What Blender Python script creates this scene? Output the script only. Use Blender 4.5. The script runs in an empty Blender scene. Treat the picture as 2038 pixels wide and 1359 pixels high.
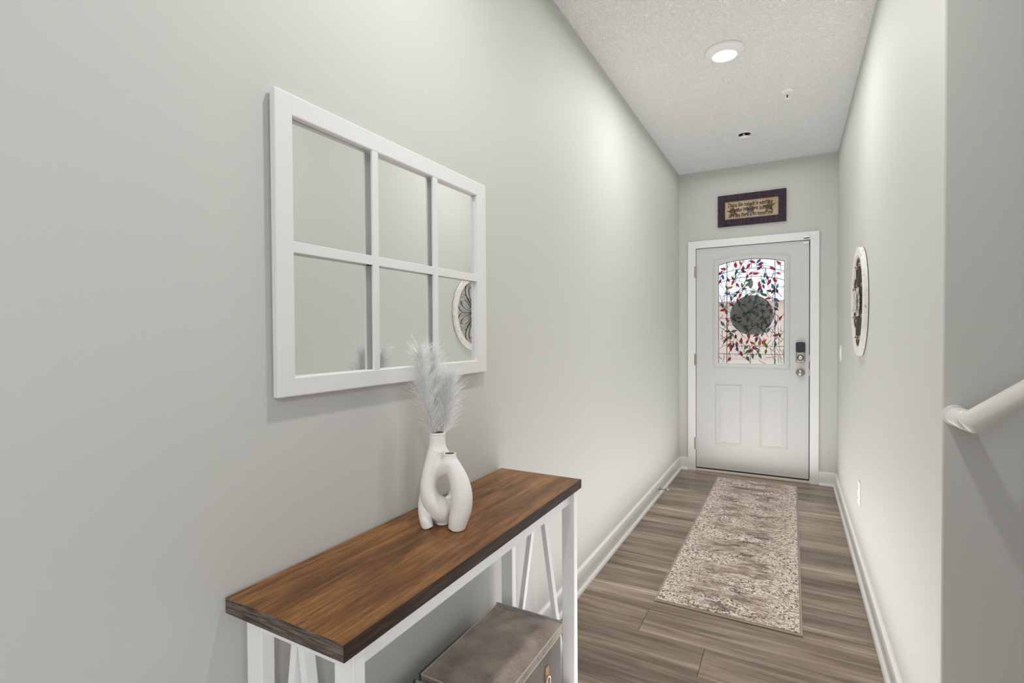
import bpy, bmesh, math, random
import numpy as np
from mathutils import Matrix, Vector

S = bpy.context.scene
COL = S.collection
PI = math.pi

# ------------------------------------------------------------------ dimensions (metres)
D = 4.943      # inner face of the wall with the door
W = 1.252      # hallway width
H = 2.748      # ceiling height
E = 1.609      # where the right hallway wall ends
YB = -4.0      # rear wall of the room behind the camera
XR = 4.2       # far right wall of that room

# ------------------------------------------------------------------ camera
cam = bpy.data.cameras.new('camera')
co = bpy.data.objects.new('camera', cam)
COL.objects.link(co)
r_ = Vector((0.87629206, 0.4817425, -0.00603221))
u_ = Vector((-0.00245289, 0.01698163, 0.99985279))
f_ = Vector((-0.48177402, 0.87614827, -0.01606253))
M = Matrix(((r_.x, u_.x, -f_.x, 0.92594706), (r_.y, u_.y, -f_.y, 0.0), (r_.z, u_.z, -f_.z, 1.27973493), (0, 0, 0, 1)))
co.matrix_world = M
cam.sensor_width = 36.0
cam.lens = 1012.95 / 2038.0 * 36.0
cam.clip_start = 0.02
cam.clip_end = 300
S.camera = co

# ------------------------------------------------------------------ world, lamps, exposure
wd = bpy.data.worlds.new('world'); S.world = wd; wd.use_nodes = True
wn = wd.node_tree
bg = wn.nodes['Background']
bg.inputs[0].default_value = (0.78, 0.88, 1.0, 1)
bg.inputs[1].default_value = 1.6
S.view_settings.view_transform = 'Standard'
S.view_settings.look = 'None'
S.view_settings.exposure = 0.05
S.view_settings.gamma = 1.0
S.view_settings.use_curve_mapping = False

def area(name, loc, size, power, color, rot=(0, 0, 0), sizey=None, spread=PI):
    l = bpy.data.lights.new(name, 'AREA')
    l.energy = power; l.color = color; l.spread = spread
    if sizey is None:
        l.shape = 'DISK'; l.size = size
    else:
        l.shape = 'RECTANGLE'; l.size = size; l.size_y = sizey
    o = bpy.data.objects.new(name, l); o.location = loc; o.rotation_euler = rot
    COL.objects.link(o)
    return o
LC = (1.0, 0.985, 0.96)
HALL_LAMP = (0.615, 2.885)
area('ceiling_lamp_light', (HALL_LAMP[0], HALL_LAMP[1], H - 0.036), 0.125, 7.5, LC)
area('entry_lamp_light', (0.65, 1.0, H - 0.036), 0.11, 11, LC)
area('room_lamp_light', (0.65, -0.9, H - 0.036), 0.13, 2.5, LC)
area('side_fill_light', (2.6, -1.6, H - 0.036), 0.13, 42, LC)  # added fill out of view, no known lamp; brightens the near end
# added fills without fixtures: down from ceiling, up from floor, forward from the room
area('hall_down_fill', (0.626, 3.25, H - 0.045), 1.0, 8, LC, sizey=3.1)
area('hall_up_fill', (0.66, 3.0, 0.06), 0.95, 19.5, (1.0, 0.995, 0.975), (PI, 0, 0), 3.5)
area('room_fill', (0.7, -1.0, 1.4), 1.2, 8, (1.0, 0.99, 0.975), (PI / 2, 0, 0), 2.2)
# added daylight fill at the far right wall, standing for unseen windows
area('room_daylight_fill', (XR - 0.05, -1.75, 1.35), 2.2, 41, (0.95, 0.98, 1.0), (PI / 2, 0, PI / 2), 3.2)

# ------------------------------------------------------------------ materials
def mat(name, color=(0.8, 0.8, 0.8), rough=0.5, metal=0.0, spec=0.5):
    m = bpy.data.materials.new(name); m.use_nodes = True
    b = m.node_tree.nodes['Principled BSDF']
    b.inputs['Base Color'].default_value = (*color, 1)
    b.inputs['Roughness'].default_value = rough
    b.inputs['Metallic'].default_value = metal
    b.inputs['Specular IOR Level'].default_value = spec
    return m
def nodes(m):
    t = m.node_tree
    return t, t.nodes['Principled BSDF']
def N(t, kind, **kw):
    n = t.nodes.new(kind)
    for k, v in kw.items():
        if k.startswith('i_'):
            n.inputs[k[2:].replace('_', ' ')].default_value = v
        else:
            setattr(n, k, v)
    return n
def bump(m, scale, strength, dist=0.002, detail=3.0, stretch=None):
    t, b = nodes(m)
    tc = N(t, 'ShaderNodeTexCoord')
    src = tc.outputs['Object']
    if stretch:
        mp = N(t, 'ShaderNodeMapping'); mp.inputs['Scale'].default_value = stretch
        t.links.new(src, mp.inputs[0]); src = mp.outputs[0]
    n = N(t, 'ShaderNodeTexNoise'); n.inputs['Scale'].default_value = scale; n.inputs['Detail'].default_value = detail
    t.links.new(src, n.inputs['Vector'])
    bp = N(t, 'ShaderNodeBump'); bp.inputs['Strength'].default_value = strength; bp.inputs['Distance'].default_value = dist
    t.links.new(n.outputs['Fac'], bp.inputs['Height'])
    t.links.new(bp.outputs[0], b.inputs['Normal'])
    return n
def ramp(t, stops):
    r = N(t, 'ShaderNodeValToRGB')
    e = r.color_ramp.elements
    e[0].position = stops[0][0]; e[0].color = (*stops[0][1], 1)
    e[1].position = stops[-1][0]; e[1].color = (*stops[-1][1], 1)
    for p, c in stops[1:-1]:
        x = e.new(p); x.color = (*c, 1)
    return r
def mixc(t, a, b, fac, mode='MIX'):
    x = N(t, 'ShaderNodeMix', data_type='RGBA', blend_type=mode)
    for s, v in ((6, a), (7, b)):
        if isinstance(v, tuple): x.inputs[s].default_value = (*v, 1)
        else: t.links.new(v, x.inputs[s])
    if isinstance(fac, float): x.inputs[0].default_value = fac
    else: t.links.new(fac, x.inputs[0])
    return x.outputs[2]

WALLC = (0.60, 0.603, 0.580)
m_wall = mat('greige_wall_paint', WALLC, 0.62, spec=0.35); bump(m_wall, 260, 0.12, 0.0015)
m_ceil = mat('textured_ceiling', (0.88, 0.88, 0.87), 0.85, spec=0.2)
def ceil_tex():
    t, b = nodes(m_ceil)
    tc = N(t, 'ShaderNodeTexCoord')
    n1 = N(t, 'ShaderNodeTexNoise'); n1.inputs['Scale'].default_value = 75; n1.inputs['Detail'].default_value = 4; n1.inputs['Distortion'].default_value = 1.2
    t.links.new(tc.outputs['Object'], n1.inputs['Vector'])
    r = ramp(t, [(0.42, (0, 0, 0)), (0.62, (1, 1, 1))]); t.links.new(n1.outputs['Fac'], r.inputs[0])
    bp = N(t, 'ShaderNodeBump'); bp.inputs['Strength'].default_value = 0.75; bp.inputs['Distance'].default_value = 0.004
    t.links.new(r.outputs[0], bp.inputs['Height']); t.links.new(bp.outputs[0], b.inputs['Normal'])
ceil_tex()
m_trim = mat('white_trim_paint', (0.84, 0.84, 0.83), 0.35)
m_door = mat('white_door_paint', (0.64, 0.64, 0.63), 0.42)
m_frame = mat('mirror_frame_white', (0.78, 0.78, 0.765), 0.45)
m_table = mat('table_white_paint', (0.90, 0.91, 0.925), 0.4)
m_mirror = mat('mirror_glass', (0.86, 0.87, 0.86), 0.0, 1.0)
m_black = mat('dark_gap', (0.03, 0.028, 0.025), 0.6)
m_backing = mat('mirror_backing_board', (0.12, 0.11, 0.10), 0.8)
m_nickel = mat('satin_nickel', (0.42, 0.40, 0.37), 0.28, 1.0)
m_bright = mat('brushed_bright_nickel', (0.65, 0.64, 0.62), 0.3, 1.0)
m_navy = mat('dark_lock_plastic', (0.018, 0.022, 0.04), 0.35)
m_plastic = mat('white_plastic', (0.90, 0.90, 0.885), 0.35)
m_rubber = mat('white_rubber', (0.8, 0.79, 0.75), 0.6)
m_rail = mat('handrail_paint', (0.72, 0.71, 0.685), 0.3)
m_lead = mat('lead_came', (0.012, 0.014, 0.014), 0.5)
m_wire = mat('dark_bronze_wire', (0.085, 0.078, 0.072), 0.45, 0.3)
m_bead = mat('bronze_bead', (0.36, 0.25, 0.15), 0.35, 0.7)
m_flowerw = mat('white_carved_flower', (0.86, 0.85, 0.82), 0.5); bump(m_flowerw, 60, 0.3)
def sprig_mat():
    m = bpy.data.materials.new('white_feather_grass'); m.use_nodes = True
    t = m.node_tree; t.nodes.clear()
    out = t.nodes.new('ShaderNodeOutputMaterial'); d = t.nodes.new('ShaderNodeBsdfDiffuse'); l = t.nodes.new('ShaderNodeBsdfTranslucent'); x = t.nodes.new('ShaderNodeMixShader')
    d.inputs[0].default_value = (0.97, 0.97, 0.96, 1); l.inputs[0].default_value = (0.97, 0.97, 0.96, 1); x.inputs[0].default_value = 0.30
    g = t.nodes.new('ShaderNodeBsdfGlossy'); g.inputs[0].default_value = (1, 1, 1, 1); g.inputs['Roughness'].default_value = 0.45
    y = t.nodes.new('ShaderNodeMixShader'); y.inputs[0].default_value = 0.25
    t.links.new(d.outputs[0], x.inputs[1]); t.links.new(l.outputs[0], x.inputs[2])
    t.links.new(x.outputs[0], y.inputs[1]); t.links.new(g.outputs[0], y.inputs[2]); t.links.new(y.outputs[0], out.inputs[0])
    return m
m_sprig = sprig_mat()
m_binding = mat('rug_binding', (0.42, 0.36, 0.30), 0.9)
m_edgef = mat('tabletop_edge_dark', (0.05, 0.03, 0.018), 0.5)
m_concrete = mat('concrete', (0.58, 0.56, 0.53), 0.9)
m_house = mat('beige_siding', (0.80, 0.62, 0.50), 0.9)
m_roof = mat('pale_shingle_roof', (0.80, 0.70, 0.62), 0.9)
m_green = mat('dry_sandy_yard', (0.60, 0.48, 0.36), 1.0)
m_sign = mat('weathered_round_sign', (0.075, 0.075, 0.055), 0.8); bump(m_sign, 40, 0.3)
m_carpet = mat('stair_carpet', (0.42, 0.39, 0.35), 0.95)
m_emit = mat('lamp_diffuser', (1, 1, 1), 0.5)
nodes(m_emit)[1].inputs['Emission Color'].default_value = (1, 0.99, 0.97, 1)
nodes(m_emit)[1].inputs['Emission Strength'].default_value = 3.0
m_void = mat('sprinkler_cavity_shade', (0.03, 0.03, 0.028), 0.9)

def wood_floor():
    m = mat('oak_floor_plank', (0.2, 0.16, 0.13), 0.30, spec=0.65)
    t, b = nodes(m)
    tc = N(t, 'ShaderNodeTexCoord'); oi = N(t, 'ShaderNodeObjectInfo')
    sc = N(t, 'ShaderNodeVectorMath', operation='SCALE'); sc.inputs[0].default_value = (37.0, 91.0, 17.0)
    t.links.new(oi.outputs['Random'], sc.inputs['Scale'])
    ad = N(t, 'ShaderNodeVectorMath', operation='ADD')
    t.links.new(tc.outputs['Object'], ad.inputs[0]); t.links.new(sc.outputs[0], ad.inputs[1])
    def noise(scale3, scale, detail, dist=0.0, rough=0.55):
        mp = N(t, 'ShaderNodeMapping'); mp.inputs['Scale'].default_value = scale3
        t.links.new(ad.outputs[0], mp.inputs[0])
        n = N(t, 'ShaderNodeTexNoise'); n.inputs['Scale'].default_value = scale; n.inputs['Detail'].default_value = detail
        n.inputs['Distortion'].default_value = dist; n.inputs['Roughness'].default_value = rough
        t.links.new(mp.outputs[0], n.inputs['Vector']); return n.outputs['Fac']
    big = noise((0.55, 6.0, 1), 1.5, 3, 0.4)
    mid = noise((0.45, 7.5, 1), 3.4, 5, 0.7, 0.58)
    fine = noise((1, 30, 1), 12, 5, 0.2, 0.65)
    r1 = ramp(t, [(0.34, (0.085, 0.055, 0.036)), (0.45, (0.185, 0.132, 0.094)), (0.54, (0.32, 0.247, 0.188)), (0.67, (0.52, 0.43, 0.35))])
    s = N(t, 'ShaderNodeMix', data_type='FLOAT'); s.inputs[0].default_value = 0.5
    t.links.new(big, s.inputs[2]); t.links.new(mid, s.inputs[3]); t.links.new(s.outputs[0], r1.inputs[0])
    r2 = ramp(t, [(0.35, (0.74, 0.72, 0.70)), (0.6, (1.10, 1.10, 1.10))]); t.links.new(fine, r2.inputs[0])
    c = mixc(t, r1.outputs[0], r2.outputs[0], 0.75, 'MULTIPLY')
    r3 = ramp(t, [(0.0, (0.66, 0.63, 0.60)), (0.5, (0.98, 0.95, 0.92)), (1.0, (1.3, 1.28, 1.27))]); t.links.new(oi.outputs['Random'], r3.inputs[0])
    c = mixc(t, c, r3.outputs[0], 0.85, 'MULTIPLY')
    t.links.new(c, b.inputs['Base Color'])
    bp = N(t, 'ShaderNodeBump'); bp.inputs['Strength'].default_value = 0.35; bp.inputs['Distance'].default_value = 0.001
    t.links.new(fine, bp.inputs['Height']); t.links.new(bp.outputs[0], b.inputs['Normal'])
    return m
m_plank = wood_floor()
m_sub = mat('subfloor', (0.03, 0.025, 0.02), 0.9)

def wood_top():
    m = mat('walnut_brown_tabletop', (0.25, 0.12, 0.05), 0.38, spec=0.32)
    t, b = nodes(m)
    tc = N(t, 'ShaderNodeTexCoord')
    def noise(scale3, scale, detail, dist=0.0, rough=0.55, off=(0, 0, 0)):
        mp = N(t, 'ShaderNodeMapping'); mp.inputs['Scale'].default_value = scale3; mp.inputs['Location'].default_value = off
        t.links.new(tc.outputs['Object'], mp.inputs[0])
        n = N(t, 'ShaderNodeTexNoise'); n.inputs['Scale'].default_value = scale; n.inputs['Detail'].default_value = detail
        n.inputs['Distortion'].default_value = dist; n.inputs['Roughness'].default_value = rough
        t.links.new(mp.outputs[0], n.inputs['Vector']); return n.outputs['Fac']
    big = noise((9, 1.4, 1), 1.5, 3, 0.6)
    mid = noise((16, 1.2, 1), 5.0, 5, 1.0, 0.62)
    fine = noise((95, 3.0, 1), 9, 5, 0.5, 0.75)
    s = N(t, 'ShaderNodeMix', data_type='FLOAT'); s.inputs[0].default_value = 0.5
    t.links.new(big, s.inputs[2]); t.links.new(mid, s.inputs[3])
    r1 = ramp(t, [(0.34, (0.085, 0.033, 0.010)), (0.46, (0.165, 0.067, 0.018)), (0.56, (0.27, 0.118, 0.032)), (0.68, (0.44, 0.23, 0.075))])
    t.links.new(s.outputs[0], r1.inputs[0])
    r2 = ramp(t, [(0.38, (0.42, 0.38, 0.34)), (0.50, (1.0, 1.0, 1.0)), (0.7, (1.15, 1.15, 1.15))]); t.links.new(fine, r2.inputs[0])
    c = mixc(t, r1.outputs[0], r2.outputs[0], 0.8, 'MULTIPLY')
    t.links.new(c, b.inputs['Base Color'])
    bp = N(t, 'ShaderNodeBump'); bp.inputs['Strength'].default_value = 0.3; bp.inputs['Distance'].default_value = 0.0008
    t.links.new(fine, bp.inputs['Height']); t.links.new(bp.outputs[0], b.inputs['Normal'])
    return m
m_top = wood_top()
def wood_edge(name, c0, c1, sc):
    m = mat(name, c0, 0.6, spec=0.2)
    t, b = nodes(m)
    tc = N(t, 'ShaderNodeTexCoord'); mp = N(t, 'ShaderNodeMapping'); mp.inputs['Scale'].default_value = sc
    t.links.new(tc.outputs['Object'], mp.inputs[0])
    n = N(t, 'ShaderNodeTexNoise'); n.inputs['Scale'].default_value = 6; n.inputs['Detail'].default_value = 4; n.inputs['Distortion'].default_value = 0.6
    t.links.new(mp.outputs[0], n.inputs['Vector'])
    r = ramp(t, [(0.35, c0), (0.68, c1)]); t.links.new(n.outputs['Fac'], r.inputs[0]); t.links.new(r.outputs[0], b.inputs['Base Color'])
    return m
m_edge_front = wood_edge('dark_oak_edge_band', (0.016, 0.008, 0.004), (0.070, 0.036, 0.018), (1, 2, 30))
m_edge_end = wood_edge('grey_oak_edge_band', (0.055, 0.042, 0.035), (0.20, 0.165, 0.14), (3, 1, 45))

def rug_mat():
    m = mat('distressed_rug_pile', (0.5, 0.45, 0.4), 0.95, spec=0.1)
    t, b = nodes(m)
    tc = N(t, 'ShaderNodeTexCoord')
    def noise(scale3, scale, detail, dist=0.0, off=(0, 0, 0), rough=0.55):
        mp = N(t, 'ShaderNodeMapping'); mp.inputs['Scale'].default_value = scale3; mp.inputs['Location'].default_value = off
        t.links.new(tc.outputs['Object'], mp.inputs[0])
        n = N(t, 'ShaderNodeTexNoise'); n.inputs['Scale'].default_value = scale; n.inputs['Detail'].default_value = detail
        n.inputs['Distortion'].default_value = dist; n.inputs['Roughness'].default_value = rough
        t.links.new(mp.outputs[0], n.inputs['Vector']); return n.outputs['Fac']
    speck = noise((1, 1.25, 1), 78, 3, 1.2, rough=0.62)
    patch = noise((1.0, 1.7, 1), 3.6, 5, 0.5, (3, 1, 0), 0.65)
    patch2 = noise((1, 1.6, 1), 5.5, 4, 0.3, (7, 5, 0))
    streak = noise((0.6, 3.6, 1), 13, 4, 0.5, (2, 9, 0), 0.7)
    # mottled field: cream / grey with brown specks
    rs = ramp(t, [(0.39, (0.10, 0.060, 0.040)), (0.455, (0.38, 0.27, 0.20)), (0.505, (0.77, 0.68, 0.60)), (0.62, (0.95, 0.90, 0.86))])
    t.links.new(speck, rs.inputs[0])
    # smoother faded areas
    rf = ramp(t, [(0.36, (0.17, 0.115, 0.080)), (0.50, (0.44, 0.335, 0.27)), (0.62, (0.76, 0.67, 0.61))]); t.links.new(streak, rf.inputs[0])
    k = ramp(t, [(0.44, (0, 0, 0)), (0.55, (1, 1, 1))]); t.links.new(patch, k.inputs[0])
    # faded areas live mostly in the field, away from the long edges
    sep = N(t, 'ShaderNodeSeparateXYZ'); t.links.new(tc.outputs['Object'], sep.inputs[0])
    ab = N(t, 'ShaderNodeMath', operation='ABSOLUTE'); t.links.new(sep.outputs[0], ab.inputs[0])
    mr = N(t, 'ShaderNodeMapRange'); mr.inputs[1].default_value = 0.12; mr.inputs[2].default_value = 0.27; mr.inputs[3].default_value = 0.8; mr.inputs[4].default_value = 0.05
    t.links.new(ab.outputs[0], mr.inputs[0])
    mu = N(t, 'ShaderNodeMath', operation='MULTIPLY'); t.links.new(k.outputs[0], mu.inputs[0]); t.links.new(mr.outputs[0], mu.inputs[1])
    c = mixc(t, rs.outputs[0], rf.outputs[0], mu.outputs[0])
    # dark brushed patches
    dk = ramp(t, [(0.50, (0, 0, 0)), (0.60, (1, 1, 1))]); t.links.new(patch2, dk.inputs[0])
    dk2 = ramp(t, [(0.44, (0, 0, 0)), (0.54, (1, 1, 1))]); t.links.new(streak, dk2.inputs[0])
    mu2 = N(t, 'ShaderNodeMath', operation='MULTIPLY'); t.links.new(dk.outputs[0], mu2.inputs[0]); t.links.new(dk2.outputs[0], mu2.inputs[1])
    mu3 = N(t, 'ShaderNodeMath', operation='MULTIPLY'); t.links.new(mu2.outputs[0], mu3.inputs[0]); t.links.new(mr.outputs[0], mu3.inputs[1])
    c = mixc(t, c, (0.095, 0.070, 0.052), mu3.outputs[0])
    t.links.new(c, b.inputs['Base Color'])
    bp = N(t, 'ShaderNodeBump'); bp.inputs['Strength'].default_value = 0.6; bp.inputs['Distance'].default_value = 0.004
    t.links.new(speck, bp.inputs['Height']); t.links.new(bp.outputs[0], b.inputs['Normal'])
    return m
m_rug = rug_mat()

def suede(name, c0, c1):
    m = mat(name, c0, 0.95, spec=0.15)
    t, b = nodes(m)
    b.inputs['Sheen Weight'].default_value = 0.25
    tc = N(t, 'ShaderNodeTexCoord')
    n = N(t, 'ShaderNodeTexNoise'); n.inputs['Scale'].default_value = 13; n.inputs['Detail'].default_value = 4
    t.links.new(tc.outputs['Object'], n.inputs['Vector'])
    n2 = N(t, 'ShaderNodeTexNoise'); n2.inputs['Scale'].default_value = 420; n2.inputs['Detail'].default_value = 2
    t.links.new(tc.outputs['Object'], n2.inputs['Vector'])
    s = N(t, 'ShaderNodeMix', data_type='FLOAT'); s.inputs[0].default_value = 0.45
    t.links.new(n.outputs['Fac'], s.inputs[2]); t.links.new(n2.outputs['Fac'], s.inputs[3])
    r = ramp(t, [(0.34, c0), (0.66, c1)]); t.links.new(s.outputs[0], r.inputs[0]); t.links.new(r.outputs[0], b.inputs['Base Color'])
    bp = N(t, 'ShaderNodeBump'); bp.inputs['Strength'].default_value = 0.5; bp.inputs['Distance'].default_value = 0.002
    t.links.new(s.outputs[0], bp.inputs['Height']); t.links.new(bp.outputs[0], b.inputs['Normal'])
    return m
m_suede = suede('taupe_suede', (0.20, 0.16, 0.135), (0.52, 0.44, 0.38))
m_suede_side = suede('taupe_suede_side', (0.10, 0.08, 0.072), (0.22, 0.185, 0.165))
m_piping = mat('pale_piping', (0.50, 0.46, 0.41), 0.8)
m_greytrim = mat('grey_trim_ribbon', (0.33, 0.34, 0.34), 0.8)
m_leather = mat('tan_leather_tab', (0.36, 0.19, 0.09), 0.6)

m_vase = mat('matte_white_ceramic', (0.88, 0.87, 0.85), 0.75, spec=0.3); bump(m_vase, 220, 0.25, 0.001, 4)
m_ring = mat('distressed_white_ring', (0.8, 0.79, 0.76), 0.6)
def distressed():
    t, b = nodes(m_ring)
    tc = N(t, 'ShaderNodeTexCoord')
    n = N(t, 'ShaderNodeTexNoise'); n.inputs['Scale'].default_value = 38; n.inputs['Detail'].default_value = 6; n.inputs['Roughness'].default_value = 0.7
    t.links.new(tc.outputs['Object'], n.inputs['Vector'])
    r = ramp(t, [(0.30, (0.22, 0.18, 0.15)), (0.37, (0.72, 0.71, 0.68)), (0.7, (0.84, 0.83, 0.80))]); t.links.new(n.outputs['Fac'], r.inputs[0])
    t.links.new(r.outputs[0], b.inputs['Base Color'])
distressed()
m_pframe = wood_edge('dark_plum_frame_paint', (0.022, 0.014, 0.026), (0.075, 0.045, 0.07), (14, 14, 14))
m_pbead = mat('black_inner_frame', (0.012, 0.010, 0.012), 0.5)
m_paper = mat('aged_tan_paper', (0.56, 0.42, 0.29), 0.85)
def paper():
    t, b = nodes(m_paper)
    tc = N(t, 'ShaderNodeTexCoord')
    n = N(t, 'ShaderNodeTexNoise'); n.inputs['Scale'].default_value = 9; n.inputs['Detail'].default_value = 3
    t.links.new(tc.outputs['Object'], n.inputs['Vector'])
    r = ramp(t, [(0.35, (0.44, 0.31, 0.19)), (0.65, (0.56, 0.44, 0.33))]); t.links.new(n.outputs['Fac'], r.inputs[0])
    t.links.new(r.outputs[0], b.inputs['Base Color'])
paper()
m_ink = mat('black_ink', (0.02, 0.016, 0.015), 0.8)
m_star1 = mat('brown_star_print', (0.17, 0.10, 0.07), 0.8)
m_star2 = mat('grey_brown_star_print', (0.16, 0.13, 0.125), 0.8)
m_star3 = mat('olive_star_print', (0.15, 0.11, 0.05), 0.8)

def glass_mat(name, tint, trans=0.85, cloud=0.2):
    m = bpy.data.materials.new(name); m.use_nodes = True
    t = m.node_tree; t.nodes.clear()
    out = N(t, 'ShaderNodeOutputMaterial')
    tr = N(t, 'ShaderNodeBsdfTransparent'); tr.inputs[0].default_value = (*[c * trans for c in tint], 1)
    tl = N(t, 'ShaderNodeBsdfTranslucent'); tl.inputs[0].default_value = (*tint, 1)
    gl = N(t, 'ShaderNodeBsdfGlossy'); gl.inputs['Roughness'].default_value = 0.12; gl.inputs[0].default_value = (0.9, 0.9, 0.9, 1)
    m1 = N(t, 'ShaderNodeMixShader'); m1.inputs[0].default_value = cloud
    t.links.new(tr.outputs[0], m1.inputs[1]); t.links.new(tl.outputs[0], m1.inputs[2])
    m2 = N(t, 'ShaderNodeMixShader'); m2.inputs[0].default_value = 0.04
    t.links.new(m1.outputs[0], m2.inputs[1]); t.links.new(gl.outputs[0], m2.inputs[2])
    t.links.new(m2.outputs[0], out.inputs[0])
    return m
m_pane = glass_mat('textured_clear_glass', (0.95, 0.96, 0.97), 1.0, 0.06)
LEAFC = {'red': (0.75, 0.04, 0.07), 'magenta': (0.62, 0.03, 0.22), 'green': (0.05, 0.36, 0.10), 'teal': (0.03, 0.42, 0.34),
         'blue': (0.08, 0.26, 0.60), 'orange': (0.85, 0.24, 0.07), 'olive': (0.40, 0.46, 0.08), 'violet': (0.26, 0.05, 0.20), 'slate': (0.26, 0.36, 0.40)}
m_leaf = {k: glass_mat(k + '_leaf_glass', v, 1.0, 0.30) for k, v in LEAFC.items()}

# ------------------------------------------------------------------ builders
ROOT = {}
def link_mesh(name, me, parent=None, origin=None):
    """me holds world coordinates; shift to the origin of the thing."""
    o = bpy.data.objects.new(name, me)
    if parent is not None:
        org = ROOT[parent.name]
    else:
        if origin is None:
            vs = [v.co for v in me.vertices]
            mn = Vector((min(v.x for v in vs), min(v.y for v in vs), min(v.z for v in vs)))
            mx = Vector((max(v.x for v in vs), max(v.y for v in vs), max(v.z for v in vs)))
            origin = Vector(((mn.x + mx.x) / 2, (mn.y + mx.y) / 2, mn.z))
        org = Vector(origin)
    me.transform(Matrix.Translation(-org))
    COL.objects.link(o)
    if parent is None:
        o.location = org
    else:
        o.parent = parent
    ROOT[o.name] = org
    return o
def obj(name, bm, m, parent=None, smooth=False, origin=None):
    bmesh.ops.recalc_face_normals(bm, faces=bm.faces[:])
    me = bpy.data.meshes.new(name); bm.to_mesh(me); bm.free()
    me.materials.append(m)
    if smooth:
        me.shade_smooth()
    return link_mesh(name, me, parent, origin)
def tag(o, label=None, cat=None, group=None, kind=None):
    if label: o['label'] = label
    if cat: o['category'] = cat
    if group: o['group'] = group
    if kind: o['kind'] = kind
    return o
def empty(name, loc, label, cat, group=None):
    o = bpy.data.objects.new(name, None); o.empty_display_size = 0.05
    COL.objects.link(o); o.location = loc; ROOT[o.name] = Vector(loc)
    return tag(o, label, cat, group)
def BM(): return bmesh.new()
def box(bm, x0, x1, y0, y1, z0, z1, bev=0.0, seg=2):
    vs = [bm.verts.new((x, y, z)) for x in (x0, x1) for y in (y0, y1) for z in (z0, z1)]
    F = [(0, 1, 3, 2), (4, 6, 7, 5), (0, 4, 5, 1), (2, 3, 7, 6), (0, 2, 6, 4), (1, 5, 7, 3)]
    fs = [bm.faces.new([vs[i] for i in f]) for f in F]
    if bev > 0:
        es = {e for f in fs for e in f.edges}
        bmesh.ops.bevel(bm, geom=list(es), offset=bev, segments=seg, profile=0.5, affect='EDGES')
    return bm
def beam(bm, p0, p1, wid, thick_dir, thick, bev=0.0):
    """rectangular bar from p0 to p1, thickness along thick_dir, width perpendicular"""
    p0, p1 = Vector(p0), Vector(p1); d = (p1 - p0).normalized(); td = Vector(thick_dir).normalized(); wdv = d.cross(td).normalized()
    vs = []
    for p in (p0, p1):
        for a in (-1, 1):
            for b in (-1, 1):
                vs.append(bm.verts.new(p + wdv * a * wid / 2 + td * b * thick / 2))
    for f in [(0, 1, 3, 2), (4, 6, 7, 5), (0, 4, 5, 1), (2, 3, 7, 6), (0, 2, 6, 4), (1, 5, 7, 3)]:
        bm.faces.new([vs[i] for i in f])
def prism(bm, pts, axis, a0, a1):
    """extrude a polygon; axis 1: pts are (x,z) extruded y; axis 0: pts (y,z) along x; axis 2: (x,y) along z"""
    def mk(p, a):
        if axis == 1: return (p[0], a, p[1])
        if axis == 0: return (a, p[0], p[1])
        return (p[0], p[1], a)
    A = [bm.verts.new(mk(p, a0)) for p in pts]; B = [bm.verts.new(mk(p, a1)) for p in pts]
    bm.faces.new(A); bm.faces.new(B[::-1])
    n = len(pts)
    for i in range(n):
        bm.faces.new((A[i], A[(i + 1) % n], B[(i + 1) % n], B[i]))
def lathe(bm, profile, center, axis=2, seg=48, closed=False):
    """profile list of (radius, height) about an axis through center"""
    c = Vector(center); rings = []
    for r, h in profile:
        ring = []
        for i in range(seg):
            a = 2 * PI * i / seg
            u, v = r * math.cos(a), r * math.sin(a)
            if axis == 2: p = Vector((u, v, h))
            elif axis == 1: p = Vector((u, h, v))
            else: p = Vector((h, u, v))
            ring.append(bm.verts.new(c + p))
        rings.append(ring)
    m = len(rings)
    for k in range(m if closed else m - 1):
        A, B = rings[k], rings[(k + 1) % m]
        for i in range(seg):
            bm.faces.new((A[i], A[(i + 1) % seg], B[(i + 1) % seg], B[i]))
    if not closed:
        if profile[0][0] > 1e-6: bm.faces.new(rings[0][::-1])
        if profile[-1][0] > 1e-6: bm.faces.new(rings[-1])
    bmesh.ops.remove_doubles(bm, verts=bm.verts[:], dist=1e-6)
def tube(bm, pts, radii, seg=12, caps=True, squash=None):
    """tube along points; squash=(dir, factor) flattens the section along a direction"""
    pts = [Vector(p) for p in pts]
    n = len(pts)
    if not hasattr(radii, '__len__'): radii = [radii] * n
    rings = []
    prev = None
    for i, p in enumerate(pts):
        d = (pts[min(i + 1, n - 1)] - pts[max(i - 1, 0)]).normalized()
        if prev is None:
            ref = Vector((0, 0, 1)) if abs(d.z) < 0.9 else Vector((1, 0, 0))
            a = d.cross(ref).normalized()
        else:
            a = (prev - d * prev.dot(d)).normalized()
        prev = a
        b = d.cross(a)
        ring = []
        for k in range(seg):
            t = 2 * PI * k / seg
            off = (a * math.cos(t) + b * math.sin(t)) * radii[i]
            if squash:
                sd, sf = squash
                off = off + sd * (off.dot(sd)) * (sf - 1)
            ring.append(bm.verts.new(p + off))
        rings.append(ring)
    for A, B in zip(rings, rings[1:]):
        for k in range(seg):
            bm.faces.new((A[k], A[(k + 1) % seg], B[(k + 1) % seg], B[k]))
    if caps:
        bm.faces.new(rings[0][::-1]); bm.faces.new(rings[-1])
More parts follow.
